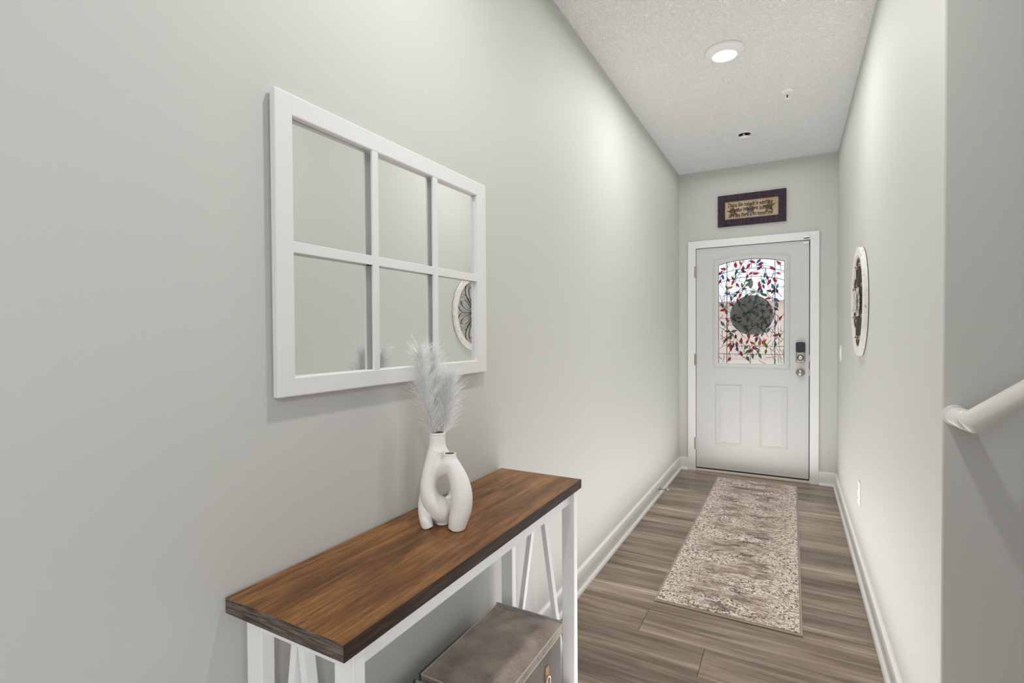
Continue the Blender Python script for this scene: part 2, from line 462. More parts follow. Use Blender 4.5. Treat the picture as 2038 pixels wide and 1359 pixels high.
def spline(pts, n=8):
    """Catmull-Rom through tuples of any length"""
    P = [np.array(p, float) for p in pts]; P = [2 * P[0] - P[1]] + P + [2 * P[-1] - P[-2]]
    out = []
    for i in range(1, len(P) - 2):
        for k in range(n):
            t = k / n
            a, b, c, d = P[i - 1:i + 3]
            out.append(0.5 * ((2 * b) + (-a + c) * t + (2 * a - 5 * b + 4 * c - d) * t * t + (-a + 3 * b - 3 * c + d) * t ** 3))
    out.append(P[-2]); return out

# ================================================================== SETTING
T = 0.12
def struct(name, bm, m, **kw):
    return tag(obj(name, bm, m, **kw), kind='structure')
b = BM(); box(b, -T, 0, YB - T, D + T, -0.02, H + T); struct('wall_left', b, m_wall)
b = BM(); box(b, W, W + T, E + T, D + T, -0.02, H + T); struct('wall_right', b, m_wall)
b = BM(); prism(b, [(W, E + T), (W, E + 0.004), (W + 0.0012, E + 0.0012), (W + 0.004, E), (XR, E), (XR, E + T)], 2, -0.02, H + T); struct('wall_stair', b, m_wall)
b = BM(); box(b, 1.42, XR, 0.46, 0.58, -0.02, H); struct('wall_light_block', b, m_wall)  # unseen wall added to block room light from the stair wall
b = BM(); box(b, XR, XR + T, YB - T, E + T, -0.02, H + T); struct('wall_far', b, m_wall)
b = BM(); box(b, 0, XR, YB - T, YB, -0.02, H + T); struct('wall_rear', b, m_wall)
# wall with the door opening
OX0, OX1, OZ = 0.130, 1.078, 2.066
b = BM()
box(b, 0, OX0, D, D + T, -0.02, H + T); box(b, OX1, W, D, D + T, -0.02, H + T); box(b, OX0, OX1, D, D + T, OZ, H + T)
struct('wall_back', b, m_wall)
b = BM(); box(b, 0, XR, YB, D, H, H + T); struct('ceiling', b, m_ceil)
# floor: subfloor with individual planks
b = BM(); box(b, 0, XR, YB, D, -0.03, -0.006); floor = struct('floor', b, m_sub)
PW = 0.188
plank_mesh = {}
def plank(x0, x1, y0):
    L = round(x1 - x0, 4)
    if L not in plank_mesh:
        bm = BM(); box(bm, 0.0006, L - 0.0006, 0.0006, PW - 0.0006, -0.006, 0.0, 0.0012, 1)
        me = bpy.data.meshes.new('plank'); bm.to_mesh(me); bm.free(); me.materials.append(m_plank); plank_mesh[L] = me
    o = bpy.data.objects.new('plank', plank_mesh[L]); COL.objects.link(o); o.parent = floor
    o.location = Vector((x0, y0, 0)) - ROOT['floor']
rnd = random.Random(5)
row = 0
k0 = -7
y = 3.474 - PW * 20
while y < D - 0.001:
    if abs(y - (3.474 - 7 * PW)) < 0.01: first = 0.35
    else:
        first = rnd.choice([0.2, 0.42, 0.61, 0.83, 1.02, 1.17, 0.3, 0.72])
    if y > 1.0:
        if abs(y - (3.474 - 7 * PW)) > 0.01:
            first = rnd.choice([1.245, 1.245, 1.245, 0.62, 1.245, 1.245, 1.245])
    xe = W if y > E - 0.1 else XR - 0.4
    x = 0.0; nx = first
    yy = y
    while x < xe - 0.001:
        nx = min(nx, xe)
        plank(x, nx, yy); x = nx; nx += 1.22
    y += PW
# baseboards (profile with a chamfered top and a shoe moulding)
def baseboard(name, pts_dir, a0, a1):
    """profile (offset from wall, z) extruded"""
    prof = [(0, 0), (0.027, 0), (0.0265, 0.008), (0.023, 0.0145), (0.017, 0.018), (0.0135, 0.0185), (0.0135, 0.103), (0.011, 0.1095), (0.006, 0.112), (0, 0.112)]
    bm = BM()
    axis, fn = pts_dir
    prism(bm, [fn(p) for p in prof], axis, a0, a1)
    return struct(name, bm, m_trim)
# along y: prism axis=1 gives (x,z)
baseboard('baseboard_left', (1, lambda p: (p[0], p[1])), YB, D)
baseboard('baseboard_right', (1, lambda p: (W - p[0], p[1])), E, D)
baseboard('baseboard_back', (0, lambda p: (D - p[0], p[1])), 0.0136, 0.080)
baseboard('baseboard_entry', (0, lambda p: (D - p[0], p[1])), 1.1255, W - 0.0136)

# door casing: two legs and a head, plus jamb and threshold
b = BM()
box(b, 0.080, 0.149, D - 0.017, D, 0.0, 2.0475, 0.002, 1)
struct('trim_1', b, m_trim)
b = BM(); box(b, 1.0585, 1.1255, D - 0.017, D, 0.0, 2.0475, 0.002, 1); struct('trim_2', b, m_trim)
b = BM(); box(b, 0.080, 1.1255, D - 0.017, D, 2.0475, 2.114, 0.002, 1); struct('trim_3', b, m_trim)
b = BM()
box(b, 0.130, 0.1475, D, D + T, 0, OZ); box(b, 1.0600, 1.078, D, D + T, 0, OZ); box(b, 0.1475, 1.0600, D, D + T, 2.0495, OZ)
struct('door_jamb', b, m_trim)
b = BM(); box(b, 0.15, 1.058, D - 0.012, D + T, 0.0, 0.020, 0.003, 1); struct('threshold', b, mat('threshold_cream', (0.72, 0.66, 0.58), 0.5))
b = BM(); box(b, 0.1475, 1.06, D + 0.050, D + 0.058, 0.020, 0.05); box(b, 0.1475, 0.158, D + 0.050, D + 0.058, 0.02, 2.05); box(b, 1.046, 1.06, D + 0.050, D + 0.058, 0.02, 2.05); box(b, 0.1475, 1.06, D + 0.050, D + 0.058, 2.03, 2.05)
struct('weather_strip', b, m_black)

# ---------------- door
DX0, DX1, DZ0, DZ1 = 0.1525, 1.0525, 0.034, 2.0440
DY = D + 0.003
GX0, GX1, GZ0 = 0.340, 0.872, 0.998
GC = (GX0 + GX1) / 2
def arch(x, z_side=1.888, z_mid=1.925, x0=GX0, x1=GX1):
    h = (x1 - x0) / 2; s = z_mid - z_side
    R = (h * h + s * s) / (2 * s); return z_mid - R + math.sqrt(max(R * R - (x - (x0 + x1) / 2) ** 2, 0))
b = BM()
DTH = 0.044
NA = 20
xs = [GX0 + (GX1 - GX0) * i / NA for i in range(NA + 1)]
outer_prof = []
# front/back faces and rims built from strips
def slabstrip(pts):
    prism(b, pts, 1, DY, DY + DTH)
slabstrip([(DX0, DZ0), (DX1, DZ0), (DX1, GZ0), (DX0, GZ0)])
slabstrip([(DX0, GZ0), (GX0, GZ0), (GX0, DZ1), (DX0, DZ1)])
slabstrip([(GX1, GZ0), (DX1, GZ0), (DX1, DZ1), (GX1, DZ1)])
slabstrip([(xs[i], arch(xs[i])) for i in range(NA + 1)] + [(GX1, DZ1), (GX0, DZ1)])
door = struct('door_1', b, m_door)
# glass frame moulding: swept profile around the arched opening
def loop_pts(off):
    x0, x1, z0 = GX0 - off, GX1 + off, GZ0 - off
    pts = [(x0, z0), (x1, z0)]
    for i in range(NA + 1):
        x = x1 + (x0 - x1) * i / NA
        pts.append((x, arch(GX0 + (x - x0) / (x1 - x0) * (GX1 - GX0)) + off))
    return pts
b = BM()
prof = [(-0.002, 0.000), (-0.002, 0.009), (0.006, 0.0125), (0.018, 0.0125), (0.026, 0.009), (0.031, 0.0125), (0.034, 0.0125), (0.037, 0.0)]
rings = [[b.verts.new((x, DY - h, z)) for x, z in loop_pts(off)] for off, h in prof]
for A, B in zip(rings, rings[1:]):
    for i in range(len(A)):
        b.faces.new((A[i], A[(i + 1) % len(A)], B[(i + 1) % len(A)], B[i]))
obj('glass_frame', b, m_door, door)
# two raised lower panels
def raised_panel(x0, x1, z0, z1):
    bm = BM()
    prof = [(0, 0), (0.003, 0.006), (0.010, 0.0075), (0.016, 0.002), (0.022, 0.0012), (0.050, 0.0065)]
    rings = []
    for o_, h in prof:
        rings.append([bm.verts.new((x, DY - h, z)) for x, z in ((x0 + o_, z0 + o_), (x1 - o_, z0 + o_), (x1 - o_, z1 - o_), (x0 + o_, z1 - o_))])
    for A, B in zip(rings, rings[1:]):
        for i in range(4): bm.faces.new((A[i], A[(i + 1) % 4], B[(i + 1) % 4], B[i]))
    bm.faces.new(rings[-1])
    obj('raised_panel', bm, m_door, door)
raised_panel(0.318, 0.538, 0.267, 0.803)
raised_panel(0.678, 0.896, 0.267, 0.803)
# hinges
for z0, z1 in ((1.782, 1.887), (0.975, 1.080), (0.200, 0.308)):
    bm = BM(); lathe(bm, [(0.0055, z0), (0.0055, z1)], (0.150, D - 0.006, 0), 2, 12)
    lathe(bm, [(0.003, z1), (0.0045, z1 + 0.003), (0.002, z1 + 0.008)], (0.150, D - 0.006, 0), 2, 12)
    box(bm, 0.137, 0.149, D - 0.0185, D - 0.0165, z0, z1)
    box(bm, 0.1475, 0.154, D - 0.004, D + 0.004, z0, z1)
    obj('hinge', bm, m_nickel, door)
# knob with rose
b = BM(); lathe(b, [(0.033, 0), (0.033, -0.006), (0.024, -0.010), (0.012, -0.012), (0.011, -0.030), (0.020, -0.036), (0.028, -0.045), (0.0295, -0.054), (0.026, -0.063), (0.016, -0.070), (0.0, -0.072)], (0.990, DY, 0.934), 1, 36)
knob = obj('door_knob', b, m_nickel, door, smooth=True)
# keyless deadbolt: dark battery cover above silver plate with thumb turn
LX = 0.990
b = BM(); box(b, LX - 0.034, LX + 0.034, DY - 0.026, DY, 1.022, 1.188, 0.008, 3)
lock = obj('deadbolt_plate', b, m_nickel, door)
b = BM(); prism(b, [(LX - 0.033, 1.104), (LX + 0.033, 1.104), (LX + 0.035, 1.185), (LX + 0.018, 1.1905), (LX - 0.018, 1.1905), (LX - 0.035, 1.185)], 1, DY - 0.034, DY)
bmesh.ops.bevel(b, geom=b.edges[:], offset=0.004, segments=2, affect='EDGES')
obj('battery_cover', b, m_navy, lock)
b = BM(); lathe(b, [(0.025, -0.026), (0.025, -0.030), (0.020, -0.032), (0.0, -0.0325)], (LX, DY, 1.060), 1, 32)
obj('turn_ring', b, m_black, lock)
b = BM(); lathe(b, [(0.018, -0.030), (0.018, -0.037), (0.014, -0.040), (0.0, -0.041)], (LX, DY, 1.060), 1, 28)
beam(b, (LX - 0.010, DY - 0.044, 1.048), (LX + 0.010, DY - 0.044, 1.072), 0.010, (0, 1, 0), 0.016)
obj('thumb_turn', b, m_bright, lock)
# latch and strike plates at the edge of the door
for z in (1.055, 0.934):
    bm = BM(); box(bm, 1.0525, 1.0600, DY - 0.004, DY + 0.012, z - 0.028, z + 0.028, 0.001, 1)
    obj('strike_plate', bm, m_nickel, door)
# black strip painting the shaded gap under the slab
b = BM(); box(b, DX0, DX1, DY + 0.012, DY + 0.040, 0.020, DZ0, 0.0); obj('door_gap_shade', b, m_black, door)
# glass pane
b = BM()
prism(b, [(GX0 - 0.003, GZ0 - 0.003), (GX1 + 0.003, GZ0 - 0.003)] + [(x, arch(min(max(x, GX0), GX1)) + 0.003) for x in [GX1 + 0.003] + xs[::-1][1:-1] + [GX0 - 0.003]], 1, DY + 0.018, DY + 0.0185)
pane = obj('glass_pane', b, m_pane, door)
LY = DY + 0.0165   # leads lie on the face of the glass
def lead(pts, w=0.0045, bm=None):
    own = bm is None
    if own: bm = BM()
    for (x0, z0), (x1, z1) in zip(pts, pts[1:]):
        dx, dz = x1 - x0, z1 - z0; L = math.hypot(dx, dz)
        if L < 1e-5: continue
        ex, ez = dx / L * w * 0.15, dz / L * w * 0.15
        beam(bm, (x0 - ex, LY, z0 - ez), (x1 + ex, LY, z1 + ez), w, (0, 1, 0), 0.003)
    if own: obj('lead_bar', bm, m_lead, pane)
VX = (0.412, 0.797)
for vx in VX: lead([(vx, GZ0), (vx, arch(vx))], 0.0055)
def arcline(zs, zm): return [(x, arch(x, zs, zm)) for x in xs]
A1 = (1.800, 1.842); A2 = (1.722, 1.768)
lead(arcline(*A1)); lead(arcline(*A2))
lead([(0.611, arch(0.611, *A1)), (0.611, arch(0.611))], 0.0045)
for vx in (0.486, 0.722): lead([(vx, arch(vx, *A2)), (vx, arch(vx, *A1))], 0.0045)
lead([(VX[0], 1.153), (GX1, 1.153)], 0.004)
lead([(GX0, 1.083), (GX1, 1.083)], 0.004)
lead([(0.604, GZ0), (0.604, 1.153)], 0.0045)
lead([(0.344, GZ0), (0.344, 1.88)], 0.003); lead([(0.868, GZ0), (0.868, 1.885)], 0.003); lead(arcline(1.884, 1.921), 0.004)
# leaf glass pieces and the vine leads around them
leaf_meshes = {}
LEAFPTS = [(0.0, 0.0), (0.12, 0.30), (0.32, 0.46), (0.55, 0.42), (0.78, 0.22), (1.0, 0.0), (0.78, -0.22), (0.55, -0.42), (0.32, -0.46), (0.12, -0.30)]
for c_ in LEAFC:
    bm = BM(); prism(bm, [(p[0], p[1] * 0.46) for p in LEAFPTS], 1, -0.0008, 0.0008)
    me = bpy.data.meshes.new('glass_leaf'); bm.to_mesh(me); bm.free(); me.materials.append(m_leaf[c_]); leaf_meshes[c_] = me
vines = BM()
rv = random.Random(11)
leaves = []
def inside(x, z, mg=0.006): return GX0 + mg < x < GX1 - mg and GZ0 + mg < z < arch(min(max(x, GX0), GX1)) - mg
def add_leaf(x, z, ang, L, c_):
    tipx, tipz = x + L * math.cos(ang), z + L * math.sin(ang)
    if not inside(tipx, tipz): return False
    cx, cz = (x + tipx) / 2, (z + tipz) / 2
    if any((cx - a) ** 2 + (cz - b_) ** 2 < 0.029 ** 2 for a, b_ in leaves): return False
    leaves.append((cx, cz))
    o = bpy.data.objects.new('glass_leaf', leaf_meshes[c_]); COL.objects.link(o); o.parent = pane
    o.location = Vector((x, DY + 0.0165, z)) - ROOT[pane.name]
    o.scale = (L, 1, L); o.rotation_euler = (0, -ang, 0)
    ca, sa = math.cos(ang), math.sin(ang)
    P = [(x + L * (p[0] * ca - p[1] * 0.46 * sa), z + L * (p[0] * sa + p[1] * 0.46 * ca)) for p in LEAFPTS]
    lead(P + [P[0]], 0.0020, vines)
    return True
def color_at(x, z):
    if z > 1.72: return rv.choice(['green', 'magenta', 'blue', 'red', 'teal', 'blue', 'magenta', 'slate', 'orange'])
    if x < 0.45: return rv.choice(['orange', 'green', 'red', 'slate', 'olive', 'red'])
    if x > 0.76: return rv.choice(['teal', 'magenta', 'blue', 'red', 'green', 'violet'])
    if z > 1.2: return rv.choice(['green', 'teal', 'magenta', 'violet', 'red', 'slate', 'olive'])
    return rv.choice(['magenta', 'red', 'green', 'orange', 'teal', 'olive', 'slate', 'blue'])
starts = []
nzx, nzz = 9, 15
for i in range(nzx):
    for j in range(nzz):
        starts.append((GX0 + (i + rv.uniform(0.1, 0.9)) * (GX1 - GX0) / nzx, GZ0 + (j + rv.uniform(0.1, 0.9)) * 0.92 / nzz))
rv.shuffle(starts)
for sx, sz in starts:
    if not inside(sx, sz): continue
    ang = rv.uniform(0, 2 * PI) if rv.random() < 0.4 else rv.choice([1.2, 1.8, 4.4, 5.0]) + rv.uniform(-0.5, 0.5)
    curv = rv.choice([-1, 1]) * rv.uniform(4, 13)
    pts = [(sx, sz)]; x, z = sx, sz
    for k in range(rv.randint(7, 13)):
        x += 0.012 * math.cos(ang); z += 0.012 * math.sin(ang); ang += curv * 0.012
        if k == 6: curv = -curv
        if not inside(x, z, 0.003): break
        pts.append((x, z))
        if k in (3, 8) and rv.random() < 0.75:
            add_leaf(x, z, ang + rv.choice([-1, 1]) * rv.uniform(0.5, 1.0), rv.uniform(0.040, 0.054), color_at(x, z))
    if len(pts) > 2:
        lead(pts, 0.0036, vines)
        add_leaf(x, z, ang, rv.uniform(0.042, 0.058), color_at(x, z))
for q in range(46):
    x, z = rv.uniform(GX0, GX1), rv.uniform(GZ0, 1.9)
    if not inside(x, z): continue
    ang = rv.uniform(0, 2 * PI); curv = rv.choice([-1, 1]) * rv.uniform(3, 11); pts = [(x, z)]
    for k in range(rv.randint(8, 18)):
        x += 0.012 * math.cos(ang); z += 0.012 * math.sin(ang); ang += curv * 0.012
        if k in (6, 13): curv = -curv
        if not inside(x, z, 0.003): break
        pts.append((x, z))
    if len(pts) > 3: lead(pts, 0.0030, vines)
tag(obj('vine_lead', vines, m_lead, pane), kind='stuff')

# ---------------- outside
b = BM(); box(b, -60, 60, D + 0.2, 90, -0.25, -0.12); struct('ground', b, m_green)
b = BM(); box(b, -3, 4.2, D + T, 10.5, -0.12, -0.04); struct('porch_slab', b, m_concrete)
b = BM(); box(b, -60, 60, 13, 21, -0.12, -0.10); struct('street', b, m_concrete)
hx = -9.0
b = BM(); box(b, -16, 8, 30, 38, -0.12, 2.9)
house = tag(obj('house', b, m_house), 'beige house seen across the street through the stained glass', 'house')
b = BM(); prism(b, [(29.4, 2.9), (38.6, 2.9), (34, 3.8)], 0, -16.5, 8.5); obj('roof', b, m_roof, house)
for wx in (-13.0, 4.6):
    bm = BM(); box(bm, wx, wx + 1.4, 29.93, 30.0, 1.3, 2.7); obj('window', bm, m_trim, house)
    bm = BM(); box(bm, wx + 0.1, wx + 1.3, 29.90, 29.93, 1.4, 2.6); obj('pane', bm, mat('far_window', (0.1, 0.12, 0.14), 0.1), house)
# round sign hanging outside on the door
b = BM()
lathe(b, [(0.168, 0), (0.176, 0.004), (0.176, 0.016), (0.168, 0.020), (0.0, 0.020)], (0.610, DY + DTH + 0.012, 1.430), 1, 64)
sign = tag(obj('door_sign', b, m_sign), 'dark round board hanging outside, seen through the stained glass', 'sign')
b = BM(); lathe(b, [(0.0, 0.0), (0.017, 0.003), (0.021, 0.010), (0.017, 0.017), (0, 0.02)], (0, 0, 0), 1, 24)
for v in b.verts: v.co = Vector((v.co.x, v.co.y, v.co.z * 2.1)) + Vector((0.602, DY + DTH + 0.010, 1.712))
obj('hanging_bow', b, m_sign, sign, smooth=True)
b = BM(); tube(b, [(0.604, DY + DTH + 0.02, 1.70), (0.609, DY + DTH + 0.02, 1.60)], 0.0012, 6); obj('cord', b, m_sign, sign)

# ================================================================== THINGS
# ---------------- picture above the door
px0, px1, pz0, pz1 = 0.340, 0.882, 2.222, 2.498
pf = empty('framed_verse', ((px0 + px1) / 2, D - 0.002, pz0), 'dark plum wooden frame with handwritten verse and three stars above the door', 'picture')
b = BM(); fw = 0.054
def frame_bar(x0, x1, z0, z1): box(b, x0, x1, D - 0.024, D - 0.002, z0, z1, 0.003, 2)
frame_bar(px0, px1, pz1 - fw, pz1); frame_bar(px0, px1, pz0, pz0 + fw); frame_bar(px0, px0 + fw, pz0 + fw - 0.002, pz1 - fw + 0.002); frame_bar(px1 - fw, px1, pz0 + fw - 0.002, pz1 - fw + 0.002)
obj('frame', b, m_pframe, pf)
b = BM()
ix0, ix1, iz0, iz1 = px0 + fw, px1 - fw, pz0 + fw, pz1 - fw
g = 0.005
for a in ((ix0, ix1, iz0, iz0 + g), (ix0, ix1, iz1 - g, iz1), (ix0, ix0 + g, iz0, iz1), (ix1 - g, ix1, iz0, iz1)):
    box(b, a[0], a[1], D - 0.021, D - 0.008, a[2], a[3])
obj('inner_bead', b, m_pbead, pf)
b = BM(); box(b, ix0, ix1, D - 0.010, D - 0.006, iz0, iz1)
paper_o = obj('paper', b, m_paper, pf)
def text_mesh(s, size, x, z, width, m, parent, name, shear=0.0, yplane=D - 0.0105, jitter=0.0):
    cu = bpy.data.curves.new(name, 'FONT'); cu.body = s; cu.size = size; cu.shear = shear; cu.extrude = 0.0; cu.resolution_u = 2
    cu.offset = 0.0011
    to = bpy.data.objects.new(name, cu); COL.objects.link(to)
    bpy.context.view_layer.update()
    dg = bpy.context.evaluated_depsgraph_get()
    me = bpy.data.meshes.new_from_object(to.evaluated_get(dg))
    bpy.data.objects.remove(to)
    xsv = [v.co.x for v in me.vertices]; w0 = max(xsv) - min(xsv); x_min = min(xsv)
    for v in me.vertices:
        u = (v.co.x - x_min) / w0
        wob = jitter * math.sin(u * 23.0)
        v.co = Vector((x + u * width, yplane, z + v.co.y * 1.12 + wob))
    me.materials.clear(); me.materials.append(m)
    return link_mesh(name, me, parent)
def star(bm, cx, cz, R, rot=0.0):
    pts = []
    for i in range(10):
        a = PI / 2 + rot + i * PI / 5; r = R if i % 2 == 0 else R * 0.42
        pts.append((cx + r * math.cos(a), cz + r * math.sin(a)))
    A = [bm.verts.new((p[0], D - 0.0102, p[1])) for p in pts]; c = bm.verts.new((cx, D - 0.0102, cz))
    for i in range(10): bm.faces.new((c, A[i], A[(i + 1) % 10]))
mid = (iz0 + iz1) / 2
for sx, sz, mm, rt in ((ix0 + 0.072, mid - 0.012, m_star1, 0.1), ((ix0 + ix1) / 2 - 0.005, mid - 0.006, m_star2, -0.05), (ix1 - 0.078, mid + 0.002, m_star3, 0.05)):
    bm = BM(); star(bm, sx, sz, 0.058, rt); obj('star_print', bm, mm, paper_o)
text_mesh('Dance like nobody is watching', 0.044, ix0 + 0.030, mid + 0.030, 0.355, m_ink, paper_o, 'lettering', 0.1, jitter=0.0025)
text_mesh('Sing like nobody is listening', 0.044, ix0 + 0.042, mid - 0.014, 0.340, m_ink, paper_o, 'lettering', 0.1, jitter=0.0025)
text_mesh('Live like there is no tomorrow', 0.044, ix0 + 0.038, mid - 0.060, 0.350, m_ink, paper_o, 'lettering', 0.1, jitter=0.0025)

# ---------------- alarm contact at the head of the door
ds = empty('door_sensor', (1.040, D - 0.017, 2.070), 'small clear alarm contact at the top right corner of the door', 'sensor')
b = BM(); box(b, 1.008, 1.055, D - 0.030, D - 0.017, 2.062, 2.084, 0.003, 2); obj('sensor_body', b, m_plastic, ds)
b = BM(); box(b, 1.010, 1.050, D - 0.012, D + 0.002, 2.016, 2.034, 0.002, 1); obj('magnet', b, m_plastic, ds)
b = BM(); box(b, 1.012, 1.052, D - 0.0302, D - 0.0185, 2.0585, 2.0615); obj('dark_edge', b, m_black, ds)

# ---------------- ceiling lamp, sprinklers
cl = empty('recessed_ceiling_light', (*HALL_LAMP, H), 'round white recessed ceiling light glowing over the rug', 'ceiling light')
b = BM(); lathe(b, [(0.095, 0.0), (0.0945, -0.006), (0.088, -0.012), (0.064, -0.026), (0.0605, -0.031), (0.058, -0.026), (0.058, 0.0)], (*HALL_LAMP, H), 2, 64)
obj('trim_ring', b, m_plastic, cl, smooth=True)
b = BM(); lathe(b, [(0.0590, -0.020), (0.0590, -0.030), (0.050, -0.0335), (0.0, -0.034)], (*HALL_LAMP, H), 2, 64)
obj('diffuser', b, m_emit, cl, smooth=True)
SX, SY = 0.898, 3.55
sp = empty('fire_sprinkler', (SX, SY, H), 'white pendent fire sprinkler on the ceiling nearest the bright lamp', 'sprinkler')
b = BM(); lathe(b, [(0.038, 0.0), (0.038, -0.003), (0.030, -0.010), (0.017, -0.013), (0.0, -0.013)], (SX, SY, H), 2, 36); obj('escutcheon', b, m_plastic, sp, smooth=True)
b = BM(); lathe(b, [(0.010, -0.012), (0.010, -0.024), (0.006, -0.026), (0.0, -0.026)], (SX, SY, H), 2, 20); obj('thread_body', b, m_plastic, sp)
for s in (-1, 1):
    bm = BM(); tube(bm, [(SX + s * 0.009, SY, H - 0.022), (SX + s * 0.0135, SY, H - 0.034), (SX + s * 0.008, SY, H - 0.046), (SX, SY, H - 0.049)], 0.0022, 8); obj('frame_arm', bm, m_plastic, sp)
b = BM(); lathe(b, [(0.0038, -0.026), (0.0038, -0.047)], (SX, SY, H), 2, 10); obj('glass_bulb', b, m_black, sp)
b = BM(); lathe(b, [(0.0, -0.048), (0.014, -0.049), (0.015, -0.051), (0.0, -0.0515)], (SX, SY, H), 2, 24); obj('deflector', b, m_plastic, sp)
KX, KY = 0.614, 4.17
kp = empty('sprinkler_cover', (KX, KY, H), 'small white ceiling sprinkler with its round cover plate dropped, nearest the door', 'sprinkler')
b = BM(); lathe(b, [(0.056, 0.0), (0.056, -0.003), (0.048, -0.006), (0.043, -0.003), (0.043, 0.0)], (KX, KY, H), 2, 40, closed=True); obj('ring', b, m_plastic, kp)
b = BM(); lathe(b, [(0.040, -0.0005), (0.0, -0.0008)], (KX, KY, H), 2, 32); obj('cavity_shade', b, m_void, kp)  # flat dark disc paints the shade in the ring's hollow
for a in (0.4, 2.5, 4.6):
    bm = BM(); box(bm, KX + 0.026 * math.cos(a) - 0.007, KX + 0.026 * math.cos(a) + 0.007, KY + 0.026 * math.sin(a) - 0.001, KY + 0.026 * math.sin(a) + 0.001, H - 0.0225, H - 0.001); obj('tab', bm, m_bright, kp)
b = BM(); lathe(b, [(0.0, -0.022), (0.036, -0.022), (0.041, -0.024), (0.039, -0.027), (0.0, -0.0295)], (KX, KY, H), 2, 40); obj('cover_plate', b, m_plastic, kp, smooth=True)

# ---------------- switch, outlet, door stop on the walls
sw = empty('light_switch', (W, 4.55, 1.056), 'white light switch plate on the right wall beside the door', 'light switch')
b = BM(); box(b, W - 0.006, W, 4.515, 4.585, 1.056, 1.174, 0.002, 2); obj('plate', b, m_plastic, sw)
b = BM(); box(b, W - 0.010, W - 0.005, 4.535, 4.565, 1.083, 1.147, 0.002, 1); obj('rocker', b, m_plastic, sw)
ou = empty('wall_outlet', (W, 3.325, 0.335), 'white electrical outlet low on the right wall beside the rug', 'outlet')
b = BM(); box(b, W - 0.006, W, 3.288, 3.362, 0.335, 0.462, 0.002, 2); plate = obj('plate', b, m_plastic, ou)
for z in (0.372, 0.425):
    bm = BM(); box(bm, W - 0.009, W - 0.005, 3.309, 3.341, z - 0.015, z + 0.015, 0.003, 2); so = obj('socket', bm, m_plastic, ou)
    bm = BM(); box(bm, W - 0.0094, W - 0.0088, 3.317, 3.320, z - 0.006, z + 0.006); box(bm, W - 0.0094, W - 0.0088, 3.330, 3.333, z - 0.006, z + 0.006); obj('slot', bm, m_black, so)
st = empty('door_stop', (0.0135, 4.02, 0.060), 'small spring door stop with white tip on the left baseboard', 'door stop')
b = BM(); lathe(b, [(0.011, 0.0), (0.010, 0.005), (0.006, 0.010), (0.0, 0.010)], (0.0135, 4.02, 0.060), 0, 20); obj('base', b, m_nickel, st)
b = BM()
hel = []
for i in range(0, 111):
    a = i * 2 * PI / 10; t_ = i / 110; rr = 0.0075 - 0.0025 * t_
    hel.append((0.022 + 0.058 * t_, 4.02 + rr * math.cos(a), 0.060 + rr * math.sin(a)))
tube(b, hel, 0.0014, 5); obj('spring', b, m_nickel, st)
b = BM(); lathe(b, [(0.0, 0.0), (0.006, 0.0), (0.0065, 0.004), (0.0065, 0.014), (0.0, 0.018)], (0.079, 4.02, 0.060), 0, 16); obj('rubber_tip', b, m_rubber, st)

# ---------------- rug
RX0, RX1, RY0, RY1 = 0.356, 0.966, 2.434, 4.782
b = BM()
nx_, ny_ = 60, 220
rr = random.Random(3)
grid = [[b.verts.new((RX0 + 0.008 + (RX1 - RX0 - 0.016) * i / nx_, RY0 + 0.008 + (RY1 - RY0 - 0.016) * j / ny_, 0.0085 + rr.uniform(0, 0.0016))) for j in range(ny_ + 1)] for i in range(nx_ + 1)]
for i in range(nx_):
    for j in range(ny_):
        b.faces.new((grid[i][j], grid[i + 1][j], grid[i + 1][j + 1], grid[i][j + 1]))
rug_root = empty('runner_rug', ((RX0 + RX1) / 2, (RY0 + RY1) / 2, 0.0), 'distressed beige and brown runner rug on the hallway floor', 'rug')
o = obj('pile', b, m_rug, rug_root, smooth=True)
b = BM(); box(b, RX0 + 0.004, RX1 - 0.004, RY0 + 0.004, RY1 - 0.004, 0.0005, 0.0080); obj('backing', b, m_binding, rug_root)
b = BM()
R_ = 0.0038
tube(b, [(RX0, RY0, R_ + 0.0005), (RX1, RY0, R_ + 0.0005)], R_, 8); tube(b, [(RX0, RY1, R_ + 0.0005), (RX1, RY1, R_ + 0.0005)], R_, 8)
tube(b, [(RX0, RY0, R_ + 0.0005), (RX0, RY1, R_ + 0.0005)], R_, 8); tube(b, [(RX1, RY0, R_ + 0.0005), (RX1, RY1, R_ + 0.0005)], R_, 8)
obj('bound_edge', b, m_binding, rug_root)

# ---------------- mirror in a window-like frame
MX0, MX1 = 0.005, 0.022
FY0, FY1, FZ0, FZ1 = 0.668, 1.467, 1.151, 1.776
mr = empty('window_pane_mirror', (0.0, (FY0 + FY1) / 2, FZ0), 'white window frame mirror with six panes on the left wall', 'mirror')
iy0, iy1, iz0_, iz1_ = 0.710, 1.411, 1.192, 1.731
def frame_piece(y0, y1, z0, z1, name, bev=0.003):
    bm = BM(); box(bm, MX0, MX1, y0, y1, z0, z1, bev, 2); return obj(name, bm, m_frame, mr)
b = BM(); 
frame_piece(FY0, iy0, FZ0, FZ1, 'stile'); frame_piece(iy1, FY1, FZ0, FZ1, 'stile')
frame_piece(iy0 - 0.004, iy1 + 0.004, iz1_, FZ1, 'rail'); frame_piece(iy0 - 0.004, iy1 + 0.004, FZ0, iz0_, 'rail')
b = BM(); box(b, 0.0145, 0.0212, iy0 - 0.002, iy1 + 0.002, 1.450, 1.473, 0.001, 1); obj('muntin', b, m_frame, mr)
for y0, y1 in ((0.938, 0.959), (1.180, 1.202)):
    bm = BM(); box(bm, 0.0145, 0.0213, y0, y1, iz0_ - 0.002, iz1_ + 0.002, 0.001, 1); obj('muntin', bm, m_frame, mr)
